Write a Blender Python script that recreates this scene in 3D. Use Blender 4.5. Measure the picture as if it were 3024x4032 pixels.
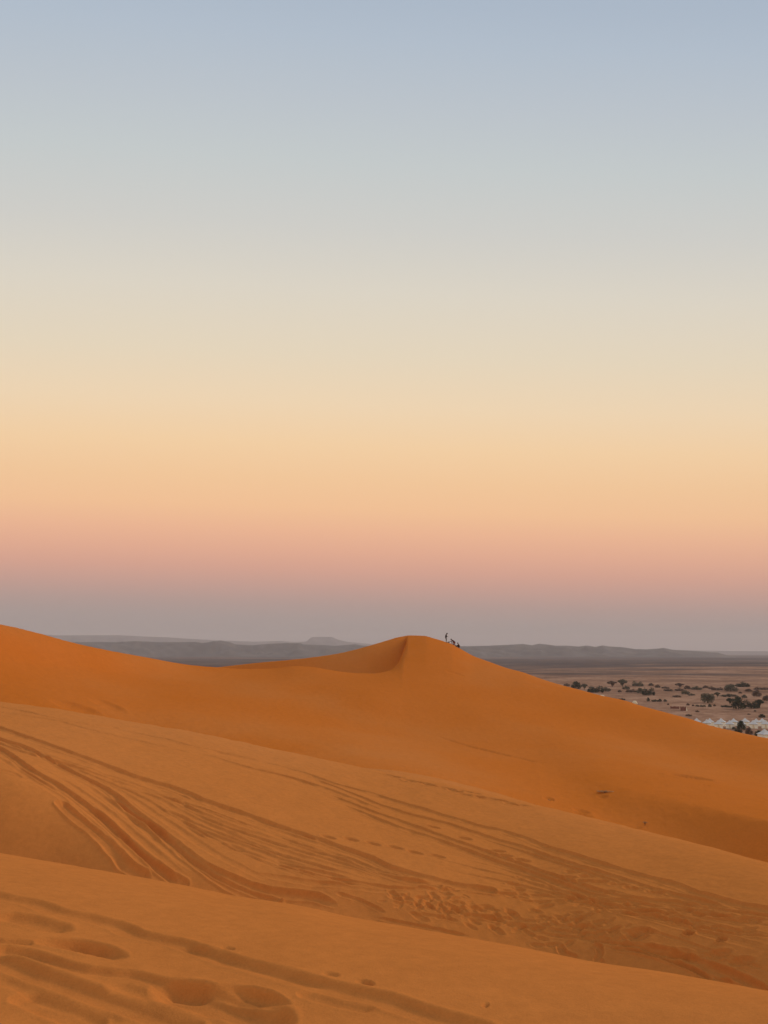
import bpy, math, random
import numpy as np
R = math.radians
scene = bpy.context.scene
for o in list(bpy.data.objects): bpy.data.objects.remove(o)

# ------------------------------------------------------------------ camera, world, sun, exposure
FPX, CX, CY, HOR = 2912.0, 1512.0, 2016.0, 2568.0     # focal length and centre in photo pixels; row of the true horizon
EYE = 36.0                                            # eye height above the plain
TH = math.atan((HOR - CY) / FPX)
cd = bpy.data.cameras.new("camera"); cam = bpy.data.objects.new("camera", cd)
scene.collection.objects.link(cam)
cam.location = (0, 0, EYE); cam.rotation_euler = (math.pi/2 + TH, 0, 0)
cd.sensor_fit = 'VERTICAL'; cd.sensor_height = 36.0; cd.lens = 36.0*FPX/4032.0
cd.clip_start = 0.1; cd.clip_end = 60000
scene.camera = cam

scene.view_settings.view_transform = 'Standard'; scene.view_settings.look = 'None'
scene.view_settings.exposure = 0.0; scene.view_settings.gamma = 1.0
scene.view_settings.use_curve_mapping = False

def lin(r, g, b):
    f = lambda c: (c/255/12.92) if c/255 <= 0.04045 else ((c/255+0.055)/1.055)**2.4
    return (f(r), f(g), f(b), 1.0)

def nd(nt, typ, **kw):
    n = nt.nodes.new(typ)
    for k, v in kw.items(): setattr(n, k, v)
    return n
def mth(nt, op, a, b=None, c=None, clamp=False):
    n = nt.nodes.new('ShaderNodeMath'); n.operation = op; n.use_clamp = clamp
    for i, v in enumerate((a, b, c)):
        if v is None: continue
        if isinstance(v, (int, float)): n.inputs[i].default_value = v
        else: nt.links.new(v, n.inputs[i])
    return n.outputs[0]
def ramp(nt, fac, stops, interp='LINEAR'):
    n = nt.nodes.new('ShaderNodeValToRGB'); cr = n.color_ramp; cr.interpolation = interp
    while len(cr.elements) > 1: cr.elements.remove(cr.elements[-1])
    cr.elements[0].position = stops[0][0]; cr.elements[0].color = stops[0][1]
    for p, c in stops[1:]:
        e = cr.elements.new(p); e.color = c
    if fac is not None: nt.links.new(fac, n.inputs[0])
    return n.outputs[0]
def mix(nt, f, a, b, mode='MIX'):
    n = nt.nodes.new('ShaderNodeMix'); n.data_type = 'RGBA'; n.blend_type = mode
    for sock, v in ((n.inputs[0], f), (n.inputs[6], a), (n.inputs[7], b)):
        if isinstance(v, (int, float)): sock.default_value = v
        elif isinstance(v, tuple): sock.default_value = v
        else: nt.links.new(v, sock)
    return n.outputs[2]

SUN_AZ = R(57)       # compass angle of the soft directional light, clockwise from the view direction
GLOW_AZ = R(160)     # centre of the brighter part of the twilight sky
world = bpy.data.worlds.new("World"); scene.world = world; world.use_nodes = True
nt = world.node_tree; nt.nodes.clear()
tc = nd(nt, 'ShaderNodeTexCoord'); sp = nd(nt, 'ShaderNodeSeparateXYZ'); nt.links.new(tc.outputs['Generated'], sp.inputs[0])
X, Y, Z = sp.outputs
elev = mth(nt, 'MULTIPLY', mth(nt, 'ARCSINE', Z), 180/math.pi)           # degrees above the horizon
hl = mth(nt, 'SQRT', mth(nt, 'ADD', mth(nt, 'MULTIPLY', X, X), mth(nt, 'ADD', mth(nt, 'MULTIPLY', Y, Y), 1e-5)))
side = mth(nt, 'DIVIDE', X, hl)
# the bands of the twilight arch lean: lower to the right
# and rises as an arch over the point opposite the sun
arch = mth(nt, 'MULTIPLY', mth(nt, 'ARCTAN2', Z, mth(nt, 'MAXIMUM', Y, 0.5)), 180/math.pi)
el2 = mth(nt, 'ADD', mth(nt, 'ADD', mth(nt, 'MULTIPLY', elev, 0.1), mth(nt, 'MULTIPLY', arch, 0.9)), mth(nt, 'MULTIPLY', side, mth(nt, 'MULTIPLY_ADD', elev, 0.02, 1.6)))
fac = mth(nt, 'DIVIDE', el2, 90.0, clamp=True)
def E(y): return math.degrees(math.atan((CY-y)/FPX)+TH)
anti = [(2580, (154,144,143)), (2520, (160,147,144)), (2450, (168,151,146)), (2385, (184,153,144)), (2320, (205,158,143)), (2250, (224,165,142)),
        (2180, (237,175,144)), (2100, (246,186,147)), (2010, (251,198,150)), (1900, (250,204,155)), (1760, (249,212,166)), (1600, (243,217,181)),
        (1400, (232,217,191)), (1150, (222,215,200)), (900, (208,208,203)), (640, (197,204,205)), (400, (188,197,205)), (150, (178,191,205)), (0, (172,186,202))]
stops = []
for y, c in anti: stops.append((max(0, E(y))/90.0, lin(*c)))
stops += [(60/90, lin(138,158,188)), (1.0, lin(110,134,170))]
a_col = ramp(nt, fac, stops)
glow = [(0.0, lin(255,165,80)), (3/90, lin(255,185,100)), (9/90, lin(255,205,130)), (20/90, lin(245,220,180)), (38/90, lin(212,216,216)), (62/90, lin(150,170,196)), (1.0, lin(122,146,180))]
g_col = ramp(nt, fac, glow)
g_col = mix(nt, 1.0, g_col, (1.30, 1.20, 1.08, 1), 'MULTIPLY')
toward = mth(nt, 'ADD', mth(nt, 'MULTIPLY', X, math.sin(GLOW_AZ)), mth(nt, 'MULTIPLY', Y, math.cos(GLOW_AZ)))
tf = nd(nt, 'ShaderNodeMapRange', interpolation_type='SMOOTHSTEP'); nt.links.new(toward, tf.inputs[0])
tf.inputs[1].default_value = -0.25; tf.inputs[2].default_value = 0.9
skyc = mix(nt, tf.outputs[0], a_col, g_col)
bg = nd(nt, 'ShaderNodeBackground'); nt.links.new(skyc, bg.inputs[0]); bg.inputs[1].default_value = 1.0
wo = nd(nt, 'ShaderNodeOutputWorld'); nt.links.new(bg.outputs[0], wo.inputs[0])

sd = bpy.data.lights.new("sun", 'SUN'); sd.energy = 1.6; sd.angle = R(10); sd.color = (1.0, 0.80, 0.62)
sun = bpy.data.objects.new("sun", sd); scene.collection.objects.link(sun)
SUN_EL = R(24)
# soft lamp aimed from front right for dune shading, not from the set sun
import mathutils
sdir = mathutils.Vector((math.sin(SUN_AZ)*math.cos(SUN_EL), math.cos(SUN_AZ)*math.cos(SUN_EL), math.sin(SUN_EL)))
sun.rotation_euler = sdir.to_track_quat('Z', 'Y').to_euler(); sun.location = (60, -60, 90)
scene.cycles.max_bounces = 6; scene.cycles.volume_bounces = 1; scene.cycles.diffuse_bounces = 4

# ------------------------------------------------------------------ helpers
def tag(o, label=None, cat=None, group=None, kind=None):
    if label: o['label'] = label
    if cat: o['category'] = cat
    if group: o['group'] = group
    if kind: o['kind'] = kind
    return o
def link(o, parent=None):
    scene.collection.objects.link(o)
    if parent: o.parent = parent
    return o
def mesh_np(name, co, quads, mat, parent=None, smooth=True):
    me = bpy.data.meshes.new(name)
    co = np.ascontiguousarray(co, dtype=np.float32); quads = np.ascontiguousarray(quads, dtype=np.int32)
    me.vertices.add(len(co)); me.vertices.foreach_set('co', co.ravel())
    n, k = quads.shape
    me.loops.add(n*k); me.loops.foreach_set('vertex_index', quads.ravel())
    me.polygons.add(n); me.polygons.foreach_set('loop_start', np.arange(0, n*k, k, dtype=np.int32))
    me.update(calc_edges=True)
    if smooth: me.shade_smooth()
    me.materials.append(mat)
    return link(bpy.data.objects.new(name, me), parent)
def empty(name, loc, rz=0):
    o = bpy.data.objects.new(name, None); o.location = loc; o.rotation_euler = (0, 0, rz)
    o.empty_display_size = 0.3
    return link(o)
def ray(x, y):
    """photo pixel -> azimuth, tan(elevation) as seen from the eye"""
    fx = (np.asarray(x, float)-CX)/FPX; fy = -(np.asarray(y, float)-CY)/FPX
    dx = fx; dy = math.cos(TH)-fy*math.sin(TH); dz = math.sin(TH)+fy*math.cos(TH)
    return np.arctan2(dx, dy), dz/np.hypot(dx, dy)
def pchip(xk, yk, x):
    xk = np.asarray(xk, float); yk = np.asarray(yk, float)
    h = np.diff(xk); d = np.diff(yk)/h
    m = np.zeros_like(yk)
    ok = (d[:-1]*d[1:]) > 0
    w1 = 2*h[1:]+h[:-1]; w2 = h[1:]+2*h[:-1]
    with np.errstate(all='ignore'):
        mm = (w1+w2)/(w1/d[:-1]+w2/d[1:])
    m[1:-1] = np.where(ok, mm, 0); m[0] = d[0]; m[-1] = d[-1]
    x = np.clip(x, xk[0], xk[-1])
    i = np.clip(np.searchsorted(xk, x)-1, 0, len(h)-1)
    t = (x-xk[i])/h[i]
    return ((1+2*t)*(1-t)**2*yk[i]+t*(1-t)**2*h[i]*m[i]+t*t*(3-2*t)*yk[i+1]+t*t*(t-1)*h[i]*m[i+1])
rng = np.random.default_rng(7)
LAT = rng.random((256, 256))
def vnoise(x, y, s, seed=0):
    x = np.asarray(x)/s+seed*17.3; y = np.asarray(y)/s+seed*31.7
    xi = np.floor(x).astype(int); yi = np.floor(y).astype(int); fx = x-xi; fy = y-yi
    fx = fx*fx*(3-2*fx); fy = fy*fy*(3-2*fy)
    g = lambda i, j: LAT[i % 256, j % 256]
    return ((g(xi, yi)*(1-fx)+g(xi+1, yi)*fx)*(1-fy)+(g(xi, yi+1)*(1-fx)+g(xi+1, yi+1)*fx)*fy)*2-1

# ------------------------------------------------------------------ materials
def new_mat(name):
    m = bpy.data.materials.new(name); m.use_nodes = True
    b = m.node_tree.nodes['Principled BSDF']; b.inputs['Roughness'].default_value = 0.9
    b.inputs['Specular IOR Level'].default_value = 0.1
    return m, m.node_tree, b
def noise(nt, vec, scale, detail=3, rough=0.5):
    n = nd(nt, 'ShaderNodeTexNoise'); n.inputs['Scale'].default_value = scale
    n.inputs['Detail'].default_value = detail; n.inputs['Roughness'].default_value = rough
    if vec is not None: nt.links.new(vec, n.inputs['Vector'])
    return n.outputs[0]
def sand_mat(name, c0, c1, c2):
    m, nt, b = new_mat(name)
    geo = nd(nt, 'ShaderNodeNewGeometry'); P = geo.outputs['Position']
    big = ramp(nt, noise(nt, P, 0.05, 3), [(0.30, c0+(1,)), (0.5, c1+(1,)), (0.72, c2+(1,))])
    # grains and fine sorting of the sand at several sizes
    g1 = noise(nt, P, 9.0, 4, 0.65); g2 = noise(nt, P, 70.0, 3, 0.7); g3 = noise(nt, P, 1.3, 5, 0.7)
    s = mth(nt, 'ADD', mth(nt, 'MULTIPLY', g1, 0.4), mth(nt, 'ADD', mth(nt, 'MULTIPLY', g2, 0.35), mth(nt, 'MULTIPLY', g3, 0.25)))
    v = ramp(nt, s, [(0.3, (0.84,0.84,0.86,1)), (0.7, (1.14,1.15,1.16,1))])
    nt.links.new(mix(nt, 1.0, big, v, 'MULTIPLY'), b.inputs['Base Color'])
    b.inputs['Roughness'].default_value = 1.0; b.inputs['Specular IOR Level'].default_value = 0.0
    bp = nd(nt, 'ShaderNodeBump'); bp.inputs['Strength'].default_value = 0.35; bp.inputs['Distance'].default_value = 0.02
    nt.links.new(mth(nt, 'ADD', g1, mth(nt, 'MULTIPLY', g2, 0.4)), bp.inputs['Height']); nt.links.new(bp.outputs[0], b.inputs['Normal'])
    return m
SAND = sand_mat('tan_orange_sand', (0.545,0.182,0.038), (0.575,0.200,0.047), (0.585,0.217,0.060))
RUST = sand_mat('rust_orange_sand', (0.56,0.157,0.022), (0.575,0.168,0.028), (0.575,0.190,0.042))
def plain_mat():
    m, nt, b = new_mat('desert_plain')
    geo = nd(nt, 'ShaderNodeNewGeometry'); P = geo.outputs['Position']
    sp = nd(nt, 'ShaderNodeSeparateXYZ'); nt.links.new(P, sp.inputs[0])
    cv = nd(nt, 'ShaderNodeCombineXYZ'); nt.links.new(mth(nt, 'MULTIPLY', sp.outputs[0], 0.45), cv.inputs[0]); nt.links.new(sp.outputs[1], cv.inputs[1])
    S = cv.outputs[0]
    n1 = noise(nt, S, 0.0016, 6, 0.6); n2 = noise(nt, P, 0.012, 5, 0.65); n3 = noise(nt, P, 0.11, 5, 0.7); n4 = noise(nt, P, 0.9, 3, 0.7)
    # black stony desert begins beyond the sandy belt at the foot of the dunes
    dist = mth(nt, 'SQRT', mth(nt, 'ADD', mth(nt, 'MULTIPLY', sp.outputs[0], sp.outputs[0]), mth(nt, 'MULTIPLY', sp.outputs[1], sp.outputs[1])))
    west = mth(nt, 'MULTIPLY', sp.outputs[0], -0.35)                       # the stony ground comes closer on the left
    n5 = noise(nt, S, 0.0045, 4, 0.6)
    dd = mth(nt, 'ADD', mth(nt, 'ADD', dist, west), mth(nt, 'MULTIPLY', mth(nt, 'SUBTRACT', n5, 0.5), mth(nt, 'MULTIPLY', dist, 2.6)))
    f = nd(nt, 'ShaderNodeMapRange', interpolation_type='SMOOTHSTEP'); nt.links.new(dd, f.inputs[0])
    f.inputs[1].default_value = 850; f.inputs[2].default_value = 1900
    sandy = ramp(nt, mth(nt, 'ADD', mth(nt, 'MULTIPLY', n2, 0.5), mth(nt, 'MULTIPLY', n3, 0.5)), [(0.38, (0.17,0.092,0.060,1)), (0.5, (0.30,0.165,0.102,1)), (0.60, (0.44,0.26,0.17,1))])
    stone = ramp(nt, mth(nt, 'ADD', mth(nt, 'MULTIPLY', n1, 0.6), mth(nt, 'MULTIPLY', n2, 0.4)), [(0.38, (0.055,0.042,0.040,1)), (0.50, (0.095,0.068,0.060,1)), (0.58, (0.19,0.118,0.085,1))])
    c = mix(nt, f.outputs[0], sandy, stone)
    c = mix(nt, 1.0, c, ramp(nt, n4, [(0.3, (0.80,0.80,0.80,1)), (0.7, (1.18,1.18,1.18,1))]), 'MULTIPLY')
    nt.links.new(c, b.inputs['Base Color']); b.inputs['Roughness'].default_value = 1.0; b.inputs['Specular IOR Level'].default_value = 0
    return m
PLAIN = plain_mat()
def rough_mat(name, c1, c2, scale, bump=0.0):
    m, nt, b = new_mat(name)
    geo = nd(nt, 'ShaderNodeTexCoord')
    n = noise(nt, geo.outputs['Object'], scale, 4, 0.6)
    nt.links.new(ramp(nt, n, [(0.32, c1+(1,)), (0.68, c2+(1,))]), b.inputs['Base Color'])
    if bump:
        bp = nd(nt, 'ShaderNodeBump'); bp.inputs['Strength'].default_value = bump; bp.inputs['Distance'].default_value = 0.03
        nt.links.new(n, bp.inputs['Height']); nt.links.new(bp.outputs[0], b.inputs['Normal'])
    return m
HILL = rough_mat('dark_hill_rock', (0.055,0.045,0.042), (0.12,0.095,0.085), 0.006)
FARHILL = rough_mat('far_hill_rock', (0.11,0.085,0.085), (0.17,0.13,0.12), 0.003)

# ------------------------------------------------------------------ the dunes: one height field in polar coordinates round the eye
NA = 1300
azd = np.linspace(R(-33), R(33), NA)
azw = np.radians(np.concatenate([np.arange(33.5, 60, 1.0), np.arange(60, 180.1, 4.0)]))
AZ = np.concatenate([-azw[::-1], azd, azw])
def feature(pts, hidden=False):
    """pts: (x, y, r) in photo pixels and metres; hidden: (x, z, r). returns r(az), z(az) relative to the eye"""
    p = np.array(pts, float)
    if hidden:
        az, _ = ray(p[:, 0], np.full(len(p), 3000.0)); rr = p[:, 2]; vv = p[:, 1]
    else:
        az, te = ray(p[:, 0], p[:, 1]); rr = p[:, 2]; vv = te
    o = np.argsort(az); az, rr, vv = az[o], rr[o], vv[o]
    A = np.clip(AZ, az[0], az[-1])
    r = pchip(az, rr, A); v = pchip(az, vv, A)
    z = v if hidden else v*r
    w = np.clip((np.abs(AZ)-R(45))/R(120), 0, 1); w = w*w*(3-2*w)
    mr, mz = (r[0]+r[-1])/2, (z[0]+z[-1])/2
    return r*(1-w)+mr*w, z*(1-w)+mz*w
def rr_of(knots, pts):
    kx = [k[0] for k in knots]; kr = [k[1] for k in knots]
    return [(x, y, float(pchip(kx, kr, np.array([x]))[0])) for x, y in pts]

c1 = rr_of([(-300, 10.2), (0, 9.5), (1500, 7.6), (3024, 6.0), (3400, 5.7)],
    [(-300, 3318), (0, 3363), (452, 3440), (729, 3489), (904, 3526), (1175, 3567), (1400, 3618), (1792, 3687), (2085, 3740), (2379, 3799), (2672, 3846), (2898, 3892), (3024, 3921), (3400, 3990)])
c2 = rr_of([(-300, 34), (0, 32), (500, 31), (1000, 30), (1500, 28.5), (2000, 26), (2500, 23), (3024, 20), (3400, 19)],
    [(-300, 2725), (0, 2763), (200, 2788), (362, 2813), (542, 2846), (769, 2883), (904, 2911), (1085, 2950), (1266, 2988), (1500, 3038), (1711, 3076), (1959, 3136), (2290, 3210), (2529, 3270), (2786, 3334), (3024, 3398), (3400, 3500)])
scr = rr_of([(-300, 152), (900, 152), (1232, 148), (1431, 147), (1600, 150), (1760, 147), (2100, 136), (2500, 124), (3024, 108), (3400, 100)],
    [(-300, 2590), (0, 2600), (600, 2634), (842, 2628), (928, 2619), (1000, 2611), (1133, 2599), (1232, 2588), (1332, 2573), (1431, 2549), (1530, 2520), (1577, 2507), (1617, 2502), (1670, 2503.5),
     (1703, 2512), (1756, 2528), (1780, 2536), (1796, 2545), (1828, 2563), (1862, 2582), (1928, 2606), (1995, 2630), (2062, 2648), (2123, 2670), (2185, 2690), (2309, 2723), (2370, 2739), (2463, 2759),
     (2525, 2779), (2617, 2804), (2710, 2829), (2802, 2858), (2895, 2880), (2988, 2900), (3024, 2907), (3400, 2985)])
rim_k = [(-300, 88), (0, 95), (300, 102), (600, 114), (862, 125), (1000, 125), (1166, 122), (1300, 119), (1464, 118), (1530, 120), (1564, 125), (1587, 134), (1604, 145)]
rim = rr_of(rim_k, [(-300, 2372), (0, 2458), (66, 2472), (166, 2497), (285, 2530), (398, 2555), (497, 2574), (597, 2592), (663, 2605), (763, 2620), (862, 2628), (962, 2634), (1061, 2633),
     (1166, 2623), (1232, 2627), (1298, 2638), (1398, 2650), (1464, 2652), (1530, 2641), (1564, 2615), (1587, 2565), (1604, 2515)])
F = {}
F['n0'] = feature([(0, -1.58, 0.25), (3024, -1.60, 0.25)], True)
F['n1'] = feature([(-300, 4060, 3.8), (0, 4060, 3.8), (1500, 4060, 3.65), (3024, 4060, 4.0), (3400, 4060, 4.0)])
F['c1'] = feature(c1)
F['v'] = feature([(-300, -6.2, 14.0), (0, -5.9, 13.9), (540, -5.35, 13.9), (1500, -5.75, 13.2), (3024, -6.1, 11.4), (3400, -6.2, 11)], True)
F['m'] = feature([(-300, 2950, 20.5), (0, 3030, 19), (250, 3150, 18), (540, 3370, 16.3), (800, 3400, 16.2), (1000, 3400, 16.4), (1500, 3430, 16.8), (2000, 3500, 17.0), (2500, 3580, 16.0), (3024, 3680, 15.0), (3400, 3740, 14.5)])
F['c2'] = feature(c2)
F['q'] = feature([(x, y+(80 if x < 1600 else 80-(x-1600)*.018), r*(.80+.00003*x)) for x, y, r in c2])
F['f'] = feature([(-300, -5.5, 66), (0, -6.0, 66), (600, -8.0, 64), (1500, -8.3, 56), (2200, -10.4, 53), (2600, -12.0, 50), (3024, -13.6, 48), (3400, -14.0, 46)], True)
F['f2'] = feature([(-300, 2740, 76), (0, 2752, 76), (600, 2795, 80), (1500, 2900, 80), (2000, 2990, 74), (2500, 3110, 61), (3024, 3225, 54.5), (3400, 3300, 52)])
F['g'] = feature([(-300, 2560, 82.5), (0, 2608, 87), (300, 2640, 94), (600, 2672, 102), (900, 2685, 107), (1200, 2693, 106), (1450, 2708, 104), (1600, 2715, 105), (1800, 2735, 106), (2000, 2785, 103), (2300, 2870, 97), (2600, 2950, 91), (3024, 3055, 82), (3400, 3130, 76)])
F['s'] = feature(scr)
# the brink: left of the peak it lies in front of the slip face, right of it it is the crest itself
rr_, zr_ = feature(rim)
az_pk = float(ray(1604, 2515)[0])
sr, sz = F['s']; te_s = sz/sr
w = np.clip((AZ-az_pk)/R(2.0), 0, 1)
rimr = np.where(AZ > az_pk, (rr_*(1-w)+(sr-2.5)*w), rr_)
rimte = np.where(AZ > az_pk, (zr_/rr_)*(1-w)+(te_s-0.0006)*w, zr_/rr_)
rimr = np.minimum(rimr, sr-2.5); rimte = np.where(AZ > az_pk, np.minimum(rimte, te_s-0.0003), rimte)
F['r'] = (rimr, rimte*rimr)
gap = sr-rimr; rz = rimte*rimr
dip = np.clip((gap-4)/14, 0, 1); dip = dip*dip*(3-2*dip)
pz = rz-0.3*np.clip((gap-2)/12, 0, 1)-1.2*dip
pr = np.maximum(rimr+0.45*gap, sr-np.clip((sz-pz)/0.50, 1.0, 60))
pr = np.where(gap < 6, rimr+0.5*gap, np.minimum(pr, sr-1.5))
pz = np.where(AZ < az_pk, pz, (rimte+(te_s-rimte)*.3)*pr-0.05)
F['p'] = (pr, pz)
F['b'] = (sr+58, np.full_like(sr, -EYE-0.6)); F['e'] = (sr+110, np.full_like(sr, -EYE-3.0))
order = ['n0', 'n1', 'c1', 'v', 'm', 'q', 'c2', 'f', 'f2', 'g', 'r', 'p', 's', 'b', 'e']
rows = {'n0': 8, 'n1': 300, 'c1': 70, 'v': 270, 'm': 250, 'q': 80, 'c2': 40, 'f': 60, 'f2': 90, 'g': 110, 'r': 16, 'p': 60, 's': 24, 'b': 4}
RK = np.array([F[k][0] for k in order]); ZK = np.array([F[k][1] for k in order])
h = np.diff(RK, axis=0); d = np.diff(ZK, axis=0)/h
M = np.zeros_like(ZK)
w1 = 2*h[1:]+h[:-1]; w2 = h[1:]+2*h[:-1]
with np.errstate(all='ignore'):
    mm = (w1+w2)/(w1/d[:-1]+w2/d[1:])
M[1:-1] = np.where(d[:-1]*d[1:] > 0, mm, 0); M[0] = d[0]; M[-1] = d[-1]
Mi, Mo = M.copy(), M.copy()                       # slope arriving / leaving
ix = {k: i for i, k in enumerate(order)}
for k in ('c1', 'c2', 's', 'r'):
    te = ZK[ix[k]]/RK[ix[k]]; Mi[ix[k]] = te; Mo[ix[k]] = te
Mi[ix['s']] = np.maximum(Mi[ix['s']], 0.0)+0.04
Mo[ix['s']] = Mi[ix['s']]-0.10
Mo[ix['r']] = np.where(AZ < az_pk, Mo[ix['r']]-0.12, Mo[ix['r']])
Mo[ix['c2']] -= 0.06; Mo[ix['c1']] -= 0.05
Rg, Zg, seg = [], [], []
for i, k in enumerate(order[:-1]):
    n = rows[k]
    for j in range(n):
        t = j/n; hh = h[i]
        Rg.append(RK[i]+hh*t)
        Zg.append((1+2*t)*(1-t)**2*ZK[i]+t*(1-t)**2*hh*Mo[i]+t*t*(3-2*t)*ZK[i+1]+t*t*(t-1)*hh*Mi[i+1])
        seg.append(i)
Rg.append(RK[-1]); Zg.append(ZK[-1]); seg.append(len(order)-2)
Rg = np.array(Rg); Zg = np.array(Zg); seg = np.array(seg)
# smooth faceting between the traced knots away from the visible crests
GX = Rg*np.sin(AZ)[None, :]; GY = Rg*np.cos(AZ)[None, :]
ZB = Zg.copy()
st = {k: int(sum(rows[q] for q in order[:ix[k]])) for k in order}

RANGE = {'near': (0, st['c1']+1), 'mid': (st['c1']+30, st['c2']+1), 'far': (st['c2']+20, st['r']+1)}
def hit(x, y, which):
    """point on the undisturbed sand seen at a photo pixel: plan coordinates"""
    az, te = ray(x, y)
    ci = np.interp(az, AZ, np.arange(len(AZ))); c0 = int(ci); fr = ci-c0; c1_ = min(c0+1, len(AZ)-1)
    a, b = RANGE[which]
    rc = Rg[a:b, c0]*(1-fr)+Rg[a:b, c1_]*fr; zc = ZB[a:b, c0]*(1-fr)+ZB[a:b, c1_]*fr
    tt = zc/rc-te
    k = np.argmax(tt >= 0)
    if tt[k] < 0: k = len(rc)-1
    if k > 0 and tt[k] >= 0:
        f = -tt[k-1]/(tt[k]-tt[k-1]+1e-12); r = rc[k-1]+(rc[k]-rc[k-1])*np.clip(f, 0, 1)
    else: r = rc[k]
    return r*math.sin(az), r*math.cos(az)
def slab(which):
    a, b = RANGE[which]
    return slice(a, b)
DZ = np.zeros_like(ZB)
def densify(P, n=10):
    P = np.array(P); s = np.concatenate([[0], np.cumsum(np.hypot(*np.diff(P, axis=0).T))])
    s = s+np.arange(len(s))*1e-6
    q = np.linspace(0, s[-1], max(4, int(len(P)*n)))
    return np.stack([pchip(s, P[:, 0], q), pchip(s, P[:, 1], q)], 1)
def carve(px, which, width, depth, berm=0.35, taper=0.12, rough=0.25, seed=0, skew=0.0):
    """a groove pressed into the sand along a traced track; width and depth in metres"""
    P = densify([hit(x, y, which) for x, y in px])
    s = np.concatenate([[0], np.cumsum(np.hypot(*np.diff(P, axis=0).T))]); L = s[-1]
    sl = slab(which); xs = GX[sl]; ys = GY[sl]
    pad = width*4
    box = (xs > P[:, 0].min()-pad) & (xs < P[:, 0].max()+pad) & (ys > P[:, 1].min()-pad) & (ys < P[:, 1].max()+pad)
    ii = np.nonzero(box)
    x = xs[ii]; y = ys[ii]
    best = np.full(x.shape, 1e9); sg = np.zeros(x.shape); al = np.zeros(x.shape)
    for k in range(len(P)-1):
        ax, ay = P[k]; bx, by = P[k+1]; ex, ey = bx-ax, by-ay; l2 = ex*ex+ey*ey+1e-12
        near = (x > min(ax, bx)-pad) & (x < max(ax, bx)+pad) & (y > min(ay, by)-pad) & (y < max(ay, by)+pad)
        if not near.any(): continue
        xn = x[near]; yn = y[near]
        t = np.clip(((xn-ax)*ex+(yn-ay)*ey)/l2, 0, 1)
        qx = xn-ax-t*ex; qy = yn-ay-t*ey; dd = np.hypot(qx, qy)
        cur = best[near]; up = dd < cur
        idx = np.nonzero(near)[0][up]
        best[idx] = dd[up]; sg[idx] = np.sign(ex*qy-ey*qx)[up]; al[idx] = (s[k]+t*(s[k+1]-s[k]))[up]
    nz = 1+rough*.6*vnoise(al, np.full_like(al, seed*3.1), max(0.25, width*2.5), seed)+rough*0.8*vnoise(al, np.full_like(al, seed*7.7), width*7, seed+5)
    tp = np.clip(al/(taper*L+1e-6), 0, 1)*np.clip((L-al)/(taper*L+1e-6), 0, 1) if taper > 0 else 1.0
    dd = best/(width*(.3+.7*np.sqrt(tp)))+(0.05+0.18*rough)*vnoise(x, y, width*1.6, seed+9)
    prof = -depth*np.exp(-np.abs(dd)**4)+depth*berm*(1+skew*sg)*np.exp(-((dd-1.38)/0.28)**2)
    blk = DZ[sl]; blk[ii] += np.where(best < 1e8, prof*nz*tp, 0)
def dent(x, y, which, a, b, depth, rot=0.0):
    cx, cy = hit(x, y, which)
    sl = slab(which); xs = GX[sl]-cx; ys = GY[sl]-cy
    m = 3*max(a, b); ii = np.nonzero((np.abs(xs) < m) & (np.abs(ys) < m))
    u = xs[ii]; v = ys[ii]; c, s_ = math.cos(rot), math.sin(rot)
    d2 = np.sqrt(((u*c+v*s_)/a)**2+((-u*s_+v*c)/b)**2)
    DZ[sl][ii] += -depth*np.exp(-d2**4)+depth*0.22*np.exp(-((d2-1.35)/0.28)**2)

# foreground dune: wide soft ruts and scuffs
def C(px, which, width, depth, **k):
    carve(px, which, width*(.62 if which == 'mid' else 1.0), depth*(.55 if which == 'mid' else 1.15), **dict(dict(berm=.35 if which == 'mid' else .18), **k))
C([(-60,3520),(0,3535),(118,3558),(226,3594),(362,3621),(470,3653),(542,3684),(678,3711),(814,3757),(904,3788),(1040,3824),(1175,3861),(1356,3906),(1500,3937),(1596,3970),(1694,4000),(1791,4029),(1880,4055)], 'near', 0.075, 0.026, rough=.10, taper=0, seed=1)
C([(640,3716),(814,3740),(904,3772),(1040,3806),(1175,3842),(1300,3878)], 'near', 0.050, 0.011, rough=.10, seed=2)
C([(-40,3600),(0,3612),(90,3625),(181,3648),(272,3674)], 'near', 0.095, 0.033, rough=.10, taper=.2, seed=3)
C([(130,3708),(271,3725),(362,3743),(440,3764),(492,3782)], 'near', 0.085, 0.060, rough=.10, taper=.4, seed=4)
C([(-40,3705),(0,3711),(60,3716),(136,3722)], 'near', 0.035, 0.018, rough=.10, seed=5)
C([(-40,3736),(0,3743),(90,3757),(226,3797),(362,3829),(497,3842),(633,3874),(769,3894),(850,3896)], 'near', 0.050, 0.025, rough=.10, taper=.05, seed=6)
C([(600,3886),(700,3905),(800,3930),(904,3965),(1000,4000),(1090,4040),(1130,4060)], 'near', 0.110, 0.051, rough=.10, taper=.15, seed=7)
C([(835,3890),(949,3910),(1040,3933),(1100,3955),(1140,3970)], 'near', 0.060, 0.050, rough=.10, taper=.4, seed=8)
C([(-50,3770),(0,3788),(136,3842),(271,3888),(452,3951),(588,3996),(678,4032),(720,4050)], 'near', 0.075, 0.030, rough=.10, taper=0, seed=9)
C([(60,3920),(150,3955),(226,3987),(344,4032),(400,4055)], 'near', 0.070, 0.024, rough=.10, seed=10)
C([(-50,3850),(60,3885),(200,3935),(360,3990),(480,4040)], 'near', 0.040, 0.011, rough=.10, seed=11)
C([(1175,3906),(1266,3933),(1356,3955),(1475,3980)], 'near', 0.050, 0.018, rough=.10, seed=12)
C([(420,3880),(560,3925),(700,3970),(860,4030)], 'near', 0.050, 0.013, rough=.10, seed=13)
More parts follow.
